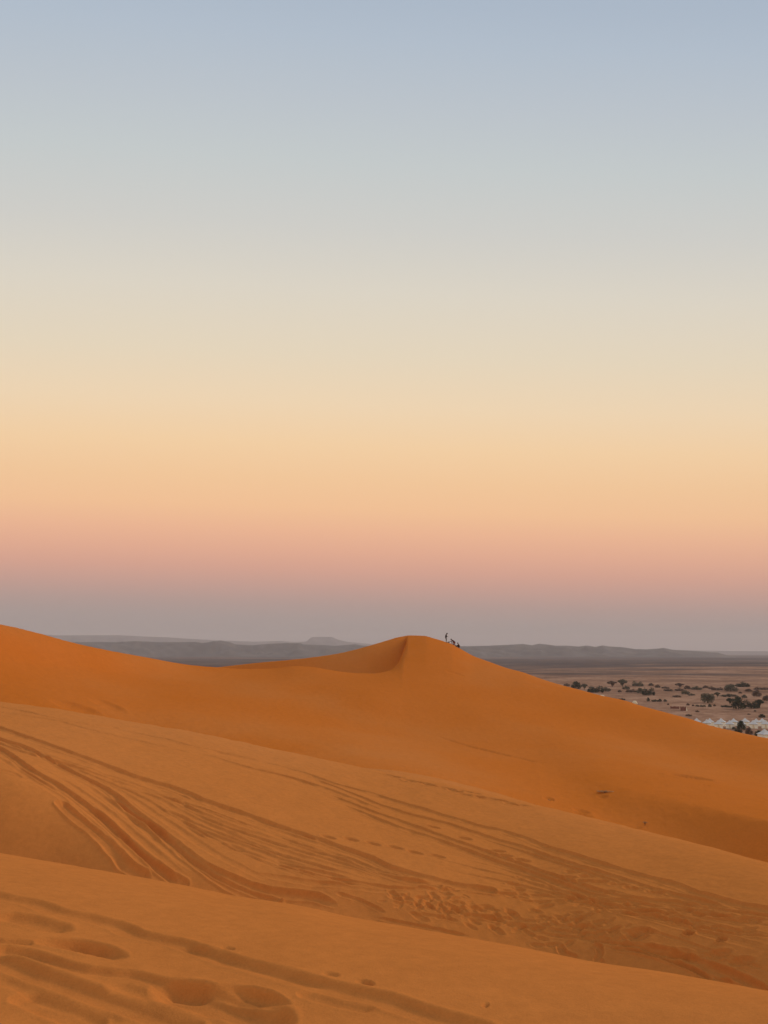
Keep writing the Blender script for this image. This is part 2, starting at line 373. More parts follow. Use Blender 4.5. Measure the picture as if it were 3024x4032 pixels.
for x, y, x2, y2 in ((868,3732,925,3744),(1266,3835,1340,3848),(1420,3870,1475,3884),(1400,3864,1468,3880),(1900,3960,1925,3966)):
    C([(x,y),((x+x2)/2,(y+y2)/2),(x2,y2)], 'near', 0.028, 0.012, rough=.10, taper=.3, seed=x)

# middle dune: vehicle tracks
rd0 = random.Random(11)
t = .0
W = .13
A1 = [(-60,2772),(54,2790),(181,2818),(316,2845),(452,2863),(633,2903),(769,2937),(904,2967),(1040,2998),(1175,3035),(1311,3080),(1447,3118),(1592,3164),(1730,3205),(1867,3247),(1959,3270),(2051,3297),(2143,3334),(2281,3375),(2419,3421),(2624,3476),(2770,3525),(2917,3562),(3080,3590)]
C(A1, 'mid', .17, .07, taper=0, seed=21, rough=.45)
C([(-60,2795),(90,2813),(226,2836),(362,2872),(497,2903),(633,2935),(750,2962)], 'mid', .20, .06, taper=.05, seed=22, rough=.6)
C([(787,2962),(904,2998),(995,3025),(1130,3057),(1266,3098),(1401,3150),(1500,3188)], 'mid', .22, .08, taper=.1, seed=23, rough=.7)
C([(1230,3062),(1380,3120),(1500,3168),(1638,3212),(1776,3247),(1886,3283),(2051,3334),(2189,3384),(2327,3426),(2500,3480),(2740,3545),(3080,3605)], 'mid', .13, .07, taper=.03, seed=24, rough=.3)
C([(1300,3128),(1500,3205),(1610,3242),(1730,3288),(1867,3334),(1978,3376),(2097,3420),(2232,3466),(2330,3500),(2428,3526),(2672,3556),(3080,3612)], 'mid', .13, .07, taper=.03, seed=25, rough=.3)
C([(1350,3165),(1500,3228),(1620,3272),(1776,3325),(1913,3375),(2051,3426),(2150,3462),(2281,3506),(2400,3540)], 'mid', .15, .08, taper=.06, seed=26, rough=.4)
B1 = [(-60,2840),(0,2863),(90,2894),(181,2926),(271,2958),(407,3007),(542,3057),(678,3098),(814,3152),(949,3197),(1085,3247),(1221,3292),(1356,3340),(1450,3375),(1547,3420),(1694,3463),(1791,3486),(1929,3508)]
C(B1, 'mid', .19, .11, taper=.0, seed=27, rough=.25)
C([(-60,2880),(0,2908),(90,2935),(181,2980),(316,3053),(407,3098),(497,3170),(588,3242),(678,3324),(769,3400),(841,3452),(904,3490),(995,3530),(1085,3553)], 'mid', .17, .12, taper=0, seed=28, rough=.2)
C([(-60,2905),(60,2945),(136,2971),(271,3007),(407,3053),(542,3098),(678,3143),(769,3188),(904,3242),(1040,3288),(1175,3333),(1356,3387),(1500,3440),(1600,3470),(1720,3488)], 'mid', .15, .08, taper=0, seed=29, rough=.35)
C([(-60,2915),(0,2944),(136,3035),(226,3089),(316,3152),(407,3224),(497,3306),(588,3387),(651,3440),(720,3485)], 'mid', .16, .12, taper=0, seed=30, rough=.2)
C([(226,3150),(298,3215),(380,3279),(452,3351),(506,3414),(560,3450),(590,3470)], 'mid', .19, .14, taper=.05, seed=31, rough=.2)
C([(353,3170),(434,3242),(506,3315),(597,3396),(669,3450),(700,3480)], 'mid', .12, .09, taper=.08, seed=32, rough=.25)
C([(440,3130),(506,3188),(633,3275),(723,3345),(800,3405),(859,3440),(949,3480),(1040,3512),(1130,3526),(1239,3537),(1330,3570)], 'mid', .15, .11, taper=.05, seed=33, rough=.25)
C([(0,2985),(110,3040),(230,3120)], 'mid', .12, .05, seed=34)
C([(-40,3030),(40,3040),(90,3060)], 'mid', .12, .05, seed=35)
for q, pl in enumerate([
    [(633,3179),(760,3230),(900,3290),(1030,3340),(1157,3392)],
    [(832,3297),(949,3342),(1085,3387),(1230,3430),(1400,3470)],
    [(700,3240),(859,3318),(995,3363),(1175,3427),(1311,3465),(1500,3500)],
    [(1100,3290),(1175,3318),(1356,3372),(1500,3430),(1620,3470)],
    [(904,3345),(1085,3405),(1266,3450),(1500,3494),(1700,3505),(1889,3512),(2085,3525),(2281,3538),(2500,3560)],
    [(1000,3440),(1200,3475),(1400,3495),(1560,3515)],
    [(620,3120),(760,3165),(900,3215),(1060,3275),(1200,3325)],
    [(2100,3530),(2232,3545),(2379,3564),(2526,3584),(2672,3593),(2868,3623),(3060,3645)],
    [(2300,3540),(2428,3545),(2600,3570),(2800,3600),(3060,3625)],
    [(2400,3590),(2600,3610),(2800,3645),(3060,3680)],
    [(2200,3500),(2400,3560),(2600,3590),(2750,3600)]]):
    C(pl, 'mid', (.09, .11, .08, .10)[q % 4], (.05, .06, .045)[q % 3], taper=.15, seed=40+q, rough=.6)
C([(2380,3722),(2428,3731),(2526,3742),(2624,3770),(2702,3799),(2770,3833),(2830,3880)], 'mid', .085, .085, taper=.1, seed=60)
C([(2450,3730),(2526,3742),(2672,3780),(2770,3817),(2839,3850),(2900,3895)], 'mid', .085, .09, taper=.1, seed=61)
C([(2520,3722),(2575,3731),(2721,3770),(2819,3809),(2917,3848),(2986,3882),(3040,3925)], 'mid', .11, .11, taper=.08, seed=62)
C([(2480,3640),(2650,3690),(2800,3740),(2950,3790),(3060,3830)], 'mid', .06, .03, taper=.2, seed=63)
C([(2330,3716),(2360,3732),(2362,3755),(2352,3775),(2379,3792)], 'mid', .09, .08, seed=64)
C([(2203,3718),(2212,3745),(2235,3760),(2275,3770)], 'mid', .10, .08, seed=65)
C([(1478,3618),(1596,3638),(1743,3668),(1850,3690)], 'mid', .06, .05, seed=66)
C([(1645,3603),(1720,3612),(1811,3633)], 'mid', .06, .035, seed=67)
C([(1320,3520),(1400,3540),(1470,3572),(1520,3600)], 'mid', .07, .05, seed=68)
C([(2690,3665),(2712,3672),(2720,3655)], 'mid', .11, .13, seed=69)
C([(2820,3690),(2838,3695),(2850,3680)], 'mid', .11, .12, seed=70)
def between(p, q, t, jit=0, x0=None, x1=None):
    p = np.array(p, float); q = np.array(q, float)
    u = np.linspace(0, 1, 14)
    rs = lambda a: np.stack([np.interp(u, np.linspace(0, 1, len(a)), a[:, 0]), np.interp(u, np.linspace(0, 1, len(a)), a[:, 1])], 1)
    o = rs(p)*(1-t)+rs(q)*t
    if x0 is not None: o = o[(o[:, 0] >= x0) & (o[:, 0] <= x1)]
    return [tuple(a) for a in o]
B2 = [(-60,2880),(90,2935),(181,2980),(316,3053),(407,3098),(497,3170),(588,3242),(678,3324),(769,3400),(841,3452),(904,3490)]
B3 = [(-60,2905),(136,2971),(271,3007),(407,3053),(542,3098),(678,3143),(769,3188),(904,3242),(1040,3288),(1175,3333),(1356,3387),(1500,3440)]
B1s = [p for p in B1 if p[0] < 1560]
Bl = [(-60,2965),(0,3000),(136,3095),(226,3150),(298,3215),(380,3279),(452,3351),(506,3414),(560,3450)]
B4 = [(-60,2915),(0,2944),(136,3035),(226,3089),(316,3152),(407,3224),(497,3306),(588,3387),(651,3440)]
Lo = [(700,3240),(859,3318),(995,3363),(1175,3427),(1311,3465),(1500,3500)]
n_ = 100
for p, q, ts in ((B1s, B3, (.18,.36,.55,.78)), (B3, B2, (.25,.5,.72)), (B2, B4, (.3,.65)), (B4, Bl, (.25,.7)), (B3[4:], Lo, (.2,.4,.6,.8))):
    for t in ts:
        n_ += 1; L_ = between(p, q, t)
        a_ = rd0.randint(0, 4); b_ = len(L_)-rd0.randint(0, 3)
        C(L_[a_:b_], 'mid', rd0.uniform(.10, .16), rd0.uniform(.03, .055), taper=.2, seed=n_, rough=.4)
La = [(1500,3168),(1776,3247),(2051,3334),(2327,3426),(2740,3545),(3060,3600)]; Lb = [(1500,3228),(1776,3325),(2051,3426),(2281,3506),(2672,3590),(3060,3660)]; Lc = [(1790,3490),(2085,3535),(2379,3585),(2672,3650),(3060,3760)]
for p, q, ts in ((La, Lb, (.2,.75)), (Lb, Lc, (.3,.5,.7,.85))):
    for t in ts:
        n_ += 1; L_ = between(p, q, t); C(L_[rd0.randint(0, 5):], 'mid', rd0.uniform(.09, .14), rd0.uniform(.025, .05), taper=.2, seed=n_, rough=.4)
for y0, x0_, x1_ in ((3560,1560,2300),(3590,1700,2500),(3625,1850,2700),(3665,2050,2950),(3700,2300,3060),(3545,2400,3060),(3640,2700,3060)):
    n_ += 1; C([(x0_+(x1_-x0_)*k/5, y0+(x1_-x0_)*k/5*.14+rd0.uniform(-6, 6)) for k in range(6)], 'mid', .08, .035, taper=.25, seed=n_, rough=.7)
# footprints
feet = [(1211,3288),(1293,3292),(1383,3301),(1469,3319),(1557,3334),(1635,3354),(1723,3368),(1987,3369),(2056,3388),(2261,3435),(2232,3457),(2315,3452),(2300,3471),(2359,3474),(2437,3484),(2496,3498),(2579,3512),
        (2506,3690),(2526,3667),(2672,3750),(2829,3750),(2917,3780),(1705,3255),(1830,3300),(1960,3350)]
for x, y in feet: dent(x, y, 'mid', .17, .08, .05, rot=-.35)
rd = random.Random(5)
for k in range(110):                                   # churned ground in the hollow
    u = rd.random(); x = 1590+u*900+rd.gauss(0, 60); y = 3545+u*140+rd.gauss(0, 34)
    s_ = rd.uniform(.5, 1.2); dent(x, y, 'mid', .14*s_, .06*s_, .030*s_, rot=rd.uniform(-1, .6))
for k in range(38):
    x = rd.uniform(1560, 1880); y = 3550+(x-1580)*.08+rd.gauss(0, 14); dent(x, y, 'mid', .10, .04, .017, rot=rd.uniform(.2, 1.2))
for k in range(60):
    u = rd.random(); x = 1950+u*1050; y = 3520+u*110+rd.gauss(0, 26); dent(x, y, 'mid', .12, .05, .025, rot=rd.uniform(-.6, .2))
for k in range(26):                                    # trail along the crest of the middle dune
    x = 1530+k*21+rd.gauss(0, 5); y = 3046+(x-1530)*.236+rd.gauss(5, 3); dent(x, y, 'mid', .22, .13, .06, rot=-.3)
sl = slab('mid'); hx, hy = hit(2050, 3600, 'mid')
mk = np.exp(-(((GX[sl]-hx)/5.0)**2+((GY[sl]-hy)/1.6)**2)**1.5)
DZ[sl] += mk*0.012*vnoise(GX[sl], GY[sl], .35, 3)+mk*0.008*vnoise(GX[sl], GY[sl], .14, 4)
# far dune: faint trail and small slumps
C([(1720,2898),(1757,2911),(1867,2943),(2005,2976),(2143,3005)], 'far', .30, .10, taper=.1, seed=80, rough=.8)
C([(200,2752),(252,2771),(330,2797),(402,2821)], 'far', .9, .22, taper=.35, seed=81, rough=.2, skew=.8)
C([(350,2745),(420,2775),(488,2812)], 'far', .8, .14, taper=.35, seed=82, rough=.2, skew=.8)
for x, y, a, b, dpt in ((2160,3145,.35,.35,.18),(2160,3183,.5,.25,.16),(2290,3193,.5,.4,.14),(2295,3207,.6,.3,.12),(2720,3062,1.5,.8,.34),(2780,3092,.3,.3,.10),(2372,3138,.35,.3,.10),(1790,2650,1.2,.6,.12)):
    dent(x, y, 'far', a, b, dpt, rot=-.2)
# soft, wind-laid relief
fade = np.clip(Rg/14, .08, 1)
Zg = ZB+DZ
rel = (0.10*vnoise(GX, GY, 9, 1)+0.05*vnoise(GX, GY, 3.4, 2))*fade*np.clip(1-(Rg-60)/60, .25, 1)*.35
lock = np.ones(len(seg))
for k in ('c1', 'c2', 'r', 's'):
    lock *= 1-np.exp(-((np.arange(len(seg))-st[k])/26.0)**2)
Zg = Zg+rel*lock[:, None]+(0.006*vnoise(GX, GY, .5, 6)+0.003*vnoise(GX, GY, .17, 8))*np.clip(Rg/10, .2, 3)
def strip(name, a, b, mat=SAND):
    n, k = b-a, len(AZ)
    co = np.stack([GX[a:b], GY[a:b], Zg[a:b]+EYE], -1).reshape(-1, 3)
    i = np.arange(n-1)[:, None]*k; j = np.arange(k-1)[None, :]
    q = np.stack([i+j, i+j+1, i+j+1+k, i+j+k], -1).reshape(-1, 4)
    if a == 0:
        pass
    # close the seam behind the eye
    ii = np.arange(n-1)*k
    q = np.concatenate([q, np.stack([ii+k-1, ii, ii+k, ii+2*k-1], -1)])
    return tag(mesh_np(name, co, q[:, ::-1], mat), kind='structure')
strip('near_dune', 0, st['v']+1); strip('middle_dune', st['v'], st['f']+1); strip('far_dune', st['f'], len(seg), RUST)

# ------------------------------------------------------------------ the plain and the hills beyond
def plain():
    az = np.concatenate([np.radians(np.linspace(-34, 34, 420)), np.radians(np.arange(38, 323, 4.0))])
    r = np.concatenate([np.linspace(60, 300, 8), np.geomspace(310, 16000, 260)])
    A, Rr = np.meshgrid(az, r); x = Rr*np.sin(A); y = Rr*np.cos(A)
    z = np.clip((Rr-520)/900, 0, 1)*(1.6*vnoise(x, y, 240, 11)+2.6*vnoise(x, y, 700, 12))+np.clip((Rr-1800)/2500, 0, 1)*(5*vnoise(x*.6, y, 900, 13))
    z *= np.clip((15500-Rr)/3000, 0, 1)
    n, k = A.shape; co = np.stack([x, y, z], -1).reshape(-1, 3)
    i = np.arange(n-1)[:, None]*k; j = np.arange(k)[None, :]; j2 = (j+1) % k
    q = np.stack([i+j, i+j2, i+j2+k, i+j+k], -1).reshape(-1, 4)
    tag(mesh_np('ground', co, q[:, ::-1], PLAIN), kind='structure')
plain()
def hills(name, pts, r0, depth, mat, rough, seed):
    p = np.array(pts, float); az, te = ray(p[:, 0], p[:, 1]); 
    a = np.linspace(az[0], az[-1], 900); top = np.interp(a, az, te)*r0+EYE
    w = np.clip(np.minimum(a-az[0], az[-1]-a)/R(1.2), 0, 1); top = top*w
    t = np.linspace(-1, 1, 41)
    A, T = np.meshgrid(a, t); H = np.tile(top, (41, 1))
    Rr = r0+T*depth*(0.9+.25*vnoise(A*r0, T*0, depth*.8, seed))
    x = Rr*np.sin(A); y = Rr*np.cos(A)
    prof = np.clip(1-np.abs(T)**1.3, 0, 1)
    gul = vnoise(x, y, depth*.22, seed+1)*.6+vnoise(x, y, depth*.09, seed+2)*.4
    z = H*prof*(1+rough*gul*(1-prof)*2.2)-3
    n, k = A.shape; co = np.stack([x, y, z], -1).reshape(-1, 3)
    i = np.arange(n-1)[:, None]*k; j = np.arange(k-1)[None, :]
    q = np.stack([i+j, i+j+1, i+j+1+k, i+j+k], -1).reshape(-1, 4)
    tag(mesh_np(name, co, q[:, ::-1], mat), kind='structure')
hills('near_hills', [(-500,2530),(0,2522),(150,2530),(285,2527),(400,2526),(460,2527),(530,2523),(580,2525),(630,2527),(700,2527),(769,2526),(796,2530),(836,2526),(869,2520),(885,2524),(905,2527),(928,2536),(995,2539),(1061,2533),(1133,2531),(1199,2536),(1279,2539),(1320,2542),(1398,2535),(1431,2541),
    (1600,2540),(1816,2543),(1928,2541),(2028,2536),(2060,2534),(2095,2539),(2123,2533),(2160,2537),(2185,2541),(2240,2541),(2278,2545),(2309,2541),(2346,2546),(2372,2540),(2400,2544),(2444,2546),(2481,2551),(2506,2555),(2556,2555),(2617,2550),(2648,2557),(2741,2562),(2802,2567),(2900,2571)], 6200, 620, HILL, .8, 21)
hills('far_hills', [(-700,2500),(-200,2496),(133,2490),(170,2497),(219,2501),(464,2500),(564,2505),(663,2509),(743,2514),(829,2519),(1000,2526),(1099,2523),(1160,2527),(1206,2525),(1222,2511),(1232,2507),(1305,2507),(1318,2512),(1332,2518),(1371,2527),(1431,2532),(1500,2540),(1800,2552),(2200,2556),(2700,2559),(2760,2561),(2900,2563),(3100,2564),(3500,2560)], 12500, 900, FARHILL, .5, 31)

# ------------------------------------------------------------------ people on the crest
def ground_z(x, y):
    """height of the sand surface at a plan position"""
    az = math.atan2(x, y); r = math.hypot(x, y)
    ci = np.interp(az, AZ, np.arange(len(AZ))); c0 = int(ci); fr = ci-c0
    z0 = np.interp(r, Rg[:, c0], Zg[:, c0]); z1 = np.interp(r, Rg[:, c0+1], Zg[:, c0+1])
    return max(z0*(1-fr)+z1*fr+EYE, 0.0)
def crest_xy(x):
    az, _ = ray(x, 2530); az = float(az)
    r = float(np.interp(az, AZ, F['s'][0]))-0.15
    return r*math.sin(az), r*math.cos(az)
def skin_mesh(name, verts, edges, mat, parent=None, root=0, sub=1):
    bm_o = bpy.data.meshes.new(name); bm_o.from_pydata([v[:3] for v in verts], edges, [])
    o = bpy.data.objects.new(name, bm_o); scene.collection.objects.link(o); bm_o.materials.append(mat)
    bpy.context.view_layer.objects.active = o
    md = o.modifiers.new('skin', 'SKIN'); md.use_smooth_shade = True
    sv = bm_o.skin_vertices
    if len(sv) == 0:
        o.select_set(True); bpy.ops.mesh.customdata_skin_add()
    for i, v in enumerate(verts):
        q = bm_o.skin_vertices[0].data[i]; q.radius = (v[3], v[4] if len(v) > 4 else v[3]); q.use_root = (i == root)
    ss = o.modifiers.new('sub', 'SUBSURF'); ss.levels = sub; ss.render_levels = sub
    if parent: o.parent = parent
    return o
def plainmat(name, c, rough=.9):
    m, nt, b = new_mat(name)
    n = noise(nt, nd(nt, 'ShaderNodeTexCoord').outputs['Object'], 9, 3)
    nt.links.new(ramp(nt, n, [(0.35, tuple(v*.85 for v in c)+(1,)), (0.65, tuple(v*1.12 for v in c)+(1,))]), b.inputs['Base Color'])
    b.inputs['Roughness'].default_value = rough
    return m
SKINC = plainmat('skin', (0.20, 0.105, 0.07)); BLACK = plainmat('black_cloth', (0.010, 0.007, 0.010)); HAIR = plainmat('dark_hair', (0.015, 0.010, 0.008))
GREYT = plainmat('grey_cloth', (0.10, 0.085, 0.095)); WINE = plainmat('wine_cloth', (0.085, 0.016, 0.020)); RED = plainmat('brick_cloth', (0.19, 0.055, 0.035))
BROWN = plainmat('brown_cloth', (0.055, 0.028, 0.016)); MAUVE = plainmat('mauve_cloth', (0.13, 0.10, 0.115))
def V(*a): return np.array(a, float)
def person(loc, face, J, top, bottom, hair, label, sleeves=True, cap=None, tail=.12):
    """J: joint positions in the person's own frame (x = facing, y = left, z = up), metres from the ground point"""
    root = empty('person', loc, face); tag(root, label, 'person', 'people on the dune crest')
    v, e = [], []
    def add(p, r, link_to=None, ry=None):
        v.append((*p, r*1.1, (ry if ry else r)*1.1))
        if link_to is not None: e.append((link_to, len(v)-1))
        return len(v)-1
    P = {k: V(*q) for k, q in J.items()}
    pel = add(P['pelvis'], .078, ry=.10)
    wa = add(P['pelvis']*.5+P['chest']*.5, .085, pel, .105); ch = add(P['chest'], .09, wa, .125)
    nk = add(P['neck'], .055, ch); hd = add(P['head']*.75+P['neck']*.25, .075, nk, .07)
    up = P['head']-P['neck']; up = up/np.linalg.norm(up); fw = P['look']
    hc = add(P['head']+up*.02, .098, hd, .082); add(P['head']+up*.10, .07, hc, .065)
    nz = add(P['head']+fw*.085-up*.01, .022, hc); add(P['head']+fw*.112-up*.025, .012, nz)
    for s in 'lr':
        sh = add(P['sh_'+s], .055, ch); el = add(P['el_'+s], .042, sh); wr = add(P['wr_'+s], .028, el)
        d = P['wr_'+s]-P['el_'+s]; d = d/np.linalg.norm(d); sd_ = np.cross(d, V(0, 0, 1)); sd_ = sd_/(np.linalg.norm(sd_)+1e-6)
        pm = add(P['wr_'+s]+d*.06, .036, wr, .018)
        for k, (off, ln) in enumerate(((-.03, .07), (-.01, .08), (.01, .078), (.03, .06))):
            b0 = add(P['wr_'+s]+d*.095+sd_*off, .010, pm); b1 = add(P['wr_'+s]+d*(.095+ln*.6)+sd_*off-V(0, 0, .006), .009, b0)
            add(P['wr_'+s]+d*(.095+ln)+sd_*off-V(0, 0, .022), .008, b1)
        t0 = add(P['wr_'+s]+d*.05+sd_*(-.045), .012, pm); add(P['wr_'+s]+d*.09+sd_*(-.062), .010, t0)
        hp = add(P['hip_'+s], .072, pel); kn = add(P['kn_'+s], .052, hp); an = add(P['an_'+s], .042, kn)
        hl = add(P['an_'+s]+V(0, 0, -.045), .040, an); tb = add(P['an_'+s]+P['toe']*.10+V(0, 0, -.055), .036, hl); add(P['an_'+s]+P['toe']*.19+V(0, 0, -.06), .026, tb)
    skin_mesh('body', v, e, SKINC, root)
    # shirt with sleeves
    v, e = [], []
    a = add(P['pelvis']+(P['chest']-P['pelvis'])*-tail, .15, ry=.185); b = add(P['pelvis']*.5+P['chest']*.5, .13, a, .160); c = add(P['chest'], .135, b, .185)
    add(P['neck']*.55+P['chest']*.45, .085, c)
    for s in 'lr':
        sh = add(P['sh_'+s], .080, c); el = add(P['el_'+s], .060, sh)
        if sleeves: add(P['wr_'+s]*.88+P['el_'+s]*.12, .045, el)
    skin_mesh('shirt', v, e, top, root)
    v, e = [], []
    a = add(P['pelvis'], .10, ry=.12)
    for s in 'lr':
        hp = add(P['hip_'+s], .10, a); kn = add(P['kn_'+s], .080, hp); add(P['an_'+s]*.9+P['kn_'+s]*.1, .062, kn)
    skin_mesh('trousers', v, e, bottom, root)
    # rounded hair or cap following the skull, open at the face
    sdv = np.cross(up, fw); sdv /= np.linalg.norm(sdv); fw2 = np.cross(sdv, up)
    hv, hf = [], []; nu, nv = 18, 12
    for j in range(nv+1):
        th = math.pi*j/nv*(.80)
        for i in range(nu):
            ph = 2*math.pi*i/nu; cx_, sx_ = math.cos(ph), math.sin(ph)
            t_ = th*(1-.42*max(0, cx_)**.7) if not cap else th*.72
            hv.append(tuple(P['head']+up*(.035+.135*math.cos(t_))+fw2*(.118*math.sin(t_)*cx_-.012)+sdv*(.105*math.sin(t_)*sx_)))
    for j in range(nv):
        for i in range(nu): hf.append((j*nu+i, (j+1)*nu+i, (j+1)*nu+(i+1) % nu, j*nu+(i+1) % nu))
    hm = bpy.data.meshes.new('hair'); hm.from_pydata(hv, [], hf); hm.materials.append(hair); hm.shade_smooth()
    link(bpy.data.objects.new('cap' if cap else 'hair', hm), root)
    for s in 'lr':
        v, e = [], []
        h0 = add(P['an_'+s]+V(0, 0, -.05)-P['toe']*.03, .050); t0 = add(P['an_'+s]+P['toe']*.10+V(0, 0, -.06), .046, h0); add(P['an_'+s]+P['toe']*.20+V(0, 0, -.068), .034, t0)
        skin_mesh('shoe', v, e, BROWN, root)
    root.scale = (1.12, 1.22, 1.04)
    return root
def crest_person(px, face, J, *a, **k):
    x, y = crest_xy(px); return person((x, y, ground_z(x, y)-.03), face, J, *a, **k)
# facing: 0 = +x (picture right), pi = picture left
crest_person(1757, R(-18), dict(pelvis=(-.05,0,.93), chest=(-.01,0,1.27), neck=(.06,0,1.46), head=(.15,0,1.58), look=(.88,0,-.47), toe=(1,0,-.1),
    sh_l=(.00,.18,1.38), el_l=(.02,.22,1.12), wr_l=(.24,.10,1.08), sh_r=(.00,-.18,1.38), el_r=(.02,-.22,1.12), wr_r=(.24,-.08,1.06),
    hip_l=(-.04,.10,.90), kn_l=(.00,.11,.50), an_l=(-.03,.12,.09), hip_r=(-.04,-.10,.90), kn_r=(.03,-.10,.50), an_r=(.04,-.12,.07)),
    BLACK, GREYT, HAIR, 'person standing highest on the dune crest in a black top, head bowed to look downhill', tail=.42)
crest_person(1787, R(172), dict(pelvis=(-.18,0,.42), chest=(.14,0,.82), neck=(.30,0,.96), head=(.42,0,1.03), look=(.93,0,-.37), toe=(1,0,.1),
    sh_l=(.20,.18,.88), el_l=(.48,.20,.72), wr_l=(.74,.12,.66), sh_r=(.20,-.18,.88), el_r=(.36,-.22,.62), wr_r=(.40,-.14,.42),
    hip_l=(-.15,.11,.40), kn_l=(.22,.14,.46), an_l=(.10,.14,.14), hip_r=(-.15,-.11,.40), kn_r=(.06,-.13,.10), an_r=(-.34,-.13,.02)),
    WINE, RED, HAIR, 'person in a dark wine top and brick-red trousers kneeling on the crest, arm reaching uphill')
crest_person(1805, R(166), dict(pelvis=(-.12,0,.16), chest=(-.06,0,.52), neck=(.03,0,.68), head=(.10,0,.80), look=(.95,0,-.30), toe=(1,0,.15),
    sh_l=(-.02,.17,.60), el_l=(.16,.24,.42), wr_l=(.36,.16,.38), sh_r=(-.02,-.17,.60), el_r=(.16,-.24,.42), wr_r=(.36,-.14,.36),
    hip_l=(-.08,.11,.15), kn_l=(.34,.16,.40), an_l=(.52,.14,.16), hip_r=(-.08,-.11,.15), kn_r=(.34,-.16,.38), an_r=(.50,-.14,.14)),
    BROWN, BROWN, MAUVE, 'person in dark brown sitting lowest on the crest, knees up, greyish cap', cap=True)
# small bundle lying between the standing and the kneeling person
x, y = crest_xy(1765)
v = [(0,0,.10,.13,.11), (.16,.03,.12,.11,.10), (.30,0,.08,.09,.08), (-.10,.02,.20,.06,.05)]
b = skin_mesh('bundle', v, [(0,1),(1,2),(0,3)], BROWN); b.location = (x, y, ground_z(x, y)-.02)
tag(b, 'small brown bundle lying on the sand at the feet of the standing person', 'bundle')

# ------------------------------------------------------------------ canvas tents of the camp
CANVAS = plainmat('glow_lit_canvas', (0.90, 0.84, 0.72)); ROOFC = plainmat('dimmed_grey_canvas', (0.62, 0.60, 0.58)); CREAM = plainmat('cream_canvas', (0.72, 0.60, 0.42))  # sunset glow put into the wall colour; roof canvas greyed to look dimmer
RUG = plainmat('red_brown_wool', (0.16, 0.055, 0.035)); DARKW = plainmat('dark_opening', (0.05, 0.04, 0.035)); POLE = plainmat('pole_wood', (0.12, 0.08, 0.05))
def mesh_py(name, v, f, mat, parent=None, smooth=False):
    me = bpy.data.meshes.new(name); me.from_pydata(v, [], f); me.validate(); me.materials.append(mat)
    if smooth: me.shade_smooth()
    return link(bpy.data.objects.new(name, me), parent)
def tent_parts(root, w=3.7, hw=2.0, hr=1.75, wallmat=None, roofmat=None):
    a = w/2; v = []; f = []
    # slightly battered canvas walls with soft folds
    n = 10; ring = []
    for k in range(4*n):
        s_, q = divmod(k, n); u = q/n*2-1
        c = [(u, -1), (1, u), (-u, 1), (-1, -u)][s_]; ring.append((c[0]*a, c[1]*a, q))
    for lev, (z, gr) in enumerate(((0, 1.0), (hw*.5, .985), (hw, .97))):
        for (x, y, q) in ring:
            b_ = .02*math.sin(q*2.1+lev) if q else 0
            v.append((x*(gr+b_), y*(gr+b_), z))
    m = 4*n
    for l in range(2):
        for k in range(m): f.append((l*m+k, l*m+(k+1) % m, (l+1)*m+(k+1) % m, (l+1)*m+k))
    mesh_py('wall', v, f, wallmat or CANVAS, root)
    v = []; f = []
    levs = [(1.09, hw-.22), (1.10, hw+.02), (.70, hw+hr*.26), (.34, hw+hr*.60), (.06, hw+hr)]
    for l, (g, z) in enumerate(levs):
        for (x, y, q) in ring:
            sc = .09*abs(math.sin(q*math.pi/n*3)) if l == 0 else 0
            v.append((x*g, y*g, z+sc))
    for l in range(4):
        for k in range(m): f.append((l*m+k, l*m+(k+1) % m, (l+1)*m+(k+1) % m, (l+1)*m+k))
    f.append(tuple(4*m+k for k in range(m)))
    rf = mesh_py('roof', v, f, roofmat or ROOFC, root)
    v = []; f = []
    for k in range(8): v += [(.04*math.cos(k*math.pi/4), .04*math.sin(k*math.pi/4), hw+hr-.02), (.015*math.cos(k*math.pi/4), .015*math.sin(k*math.pi/4), hw+hr+.35)]
    f = [(2*k, (2*k+2) % 16, (2*k+3) % 16, 2*k+1) for k in range(8)]
    mesh_py('finial', v, f, POLE, rf)
    y = -a*1.0-.02
    mesh_py('door', [(-.5, y, .02), (.5, y, .02), (.46, y+.05, 1.75), (0, y+.05, 1.88), (-.46, y+.05, 1.75), (-.5, y+.1, .02), (.5, y+.1, .02), (.46, y+.12, 1.75), (0, y+.12, 1.88), (-.46, y+.12, 1.75)],
            [(0,1,2,3,4), (9,8,7,6,5), (0,5,6,1), (1,6,7,2), (2,7,8,3), (3,8,9,4), (4,9,5,0)], CREAM, root)
def plain_pt(x, y):
    az, te = ray(x, y); r = EYE/-float(te); az = float(az); return r*math.sin(az), r*math.cos(az), r
def copy_tree(o, parent=None):
    c = o.copy(); scene.collection.objects.link(c)
    if parent: c.parent = parent
    for ch in o.children: copy_tree(ch, c)
    return c
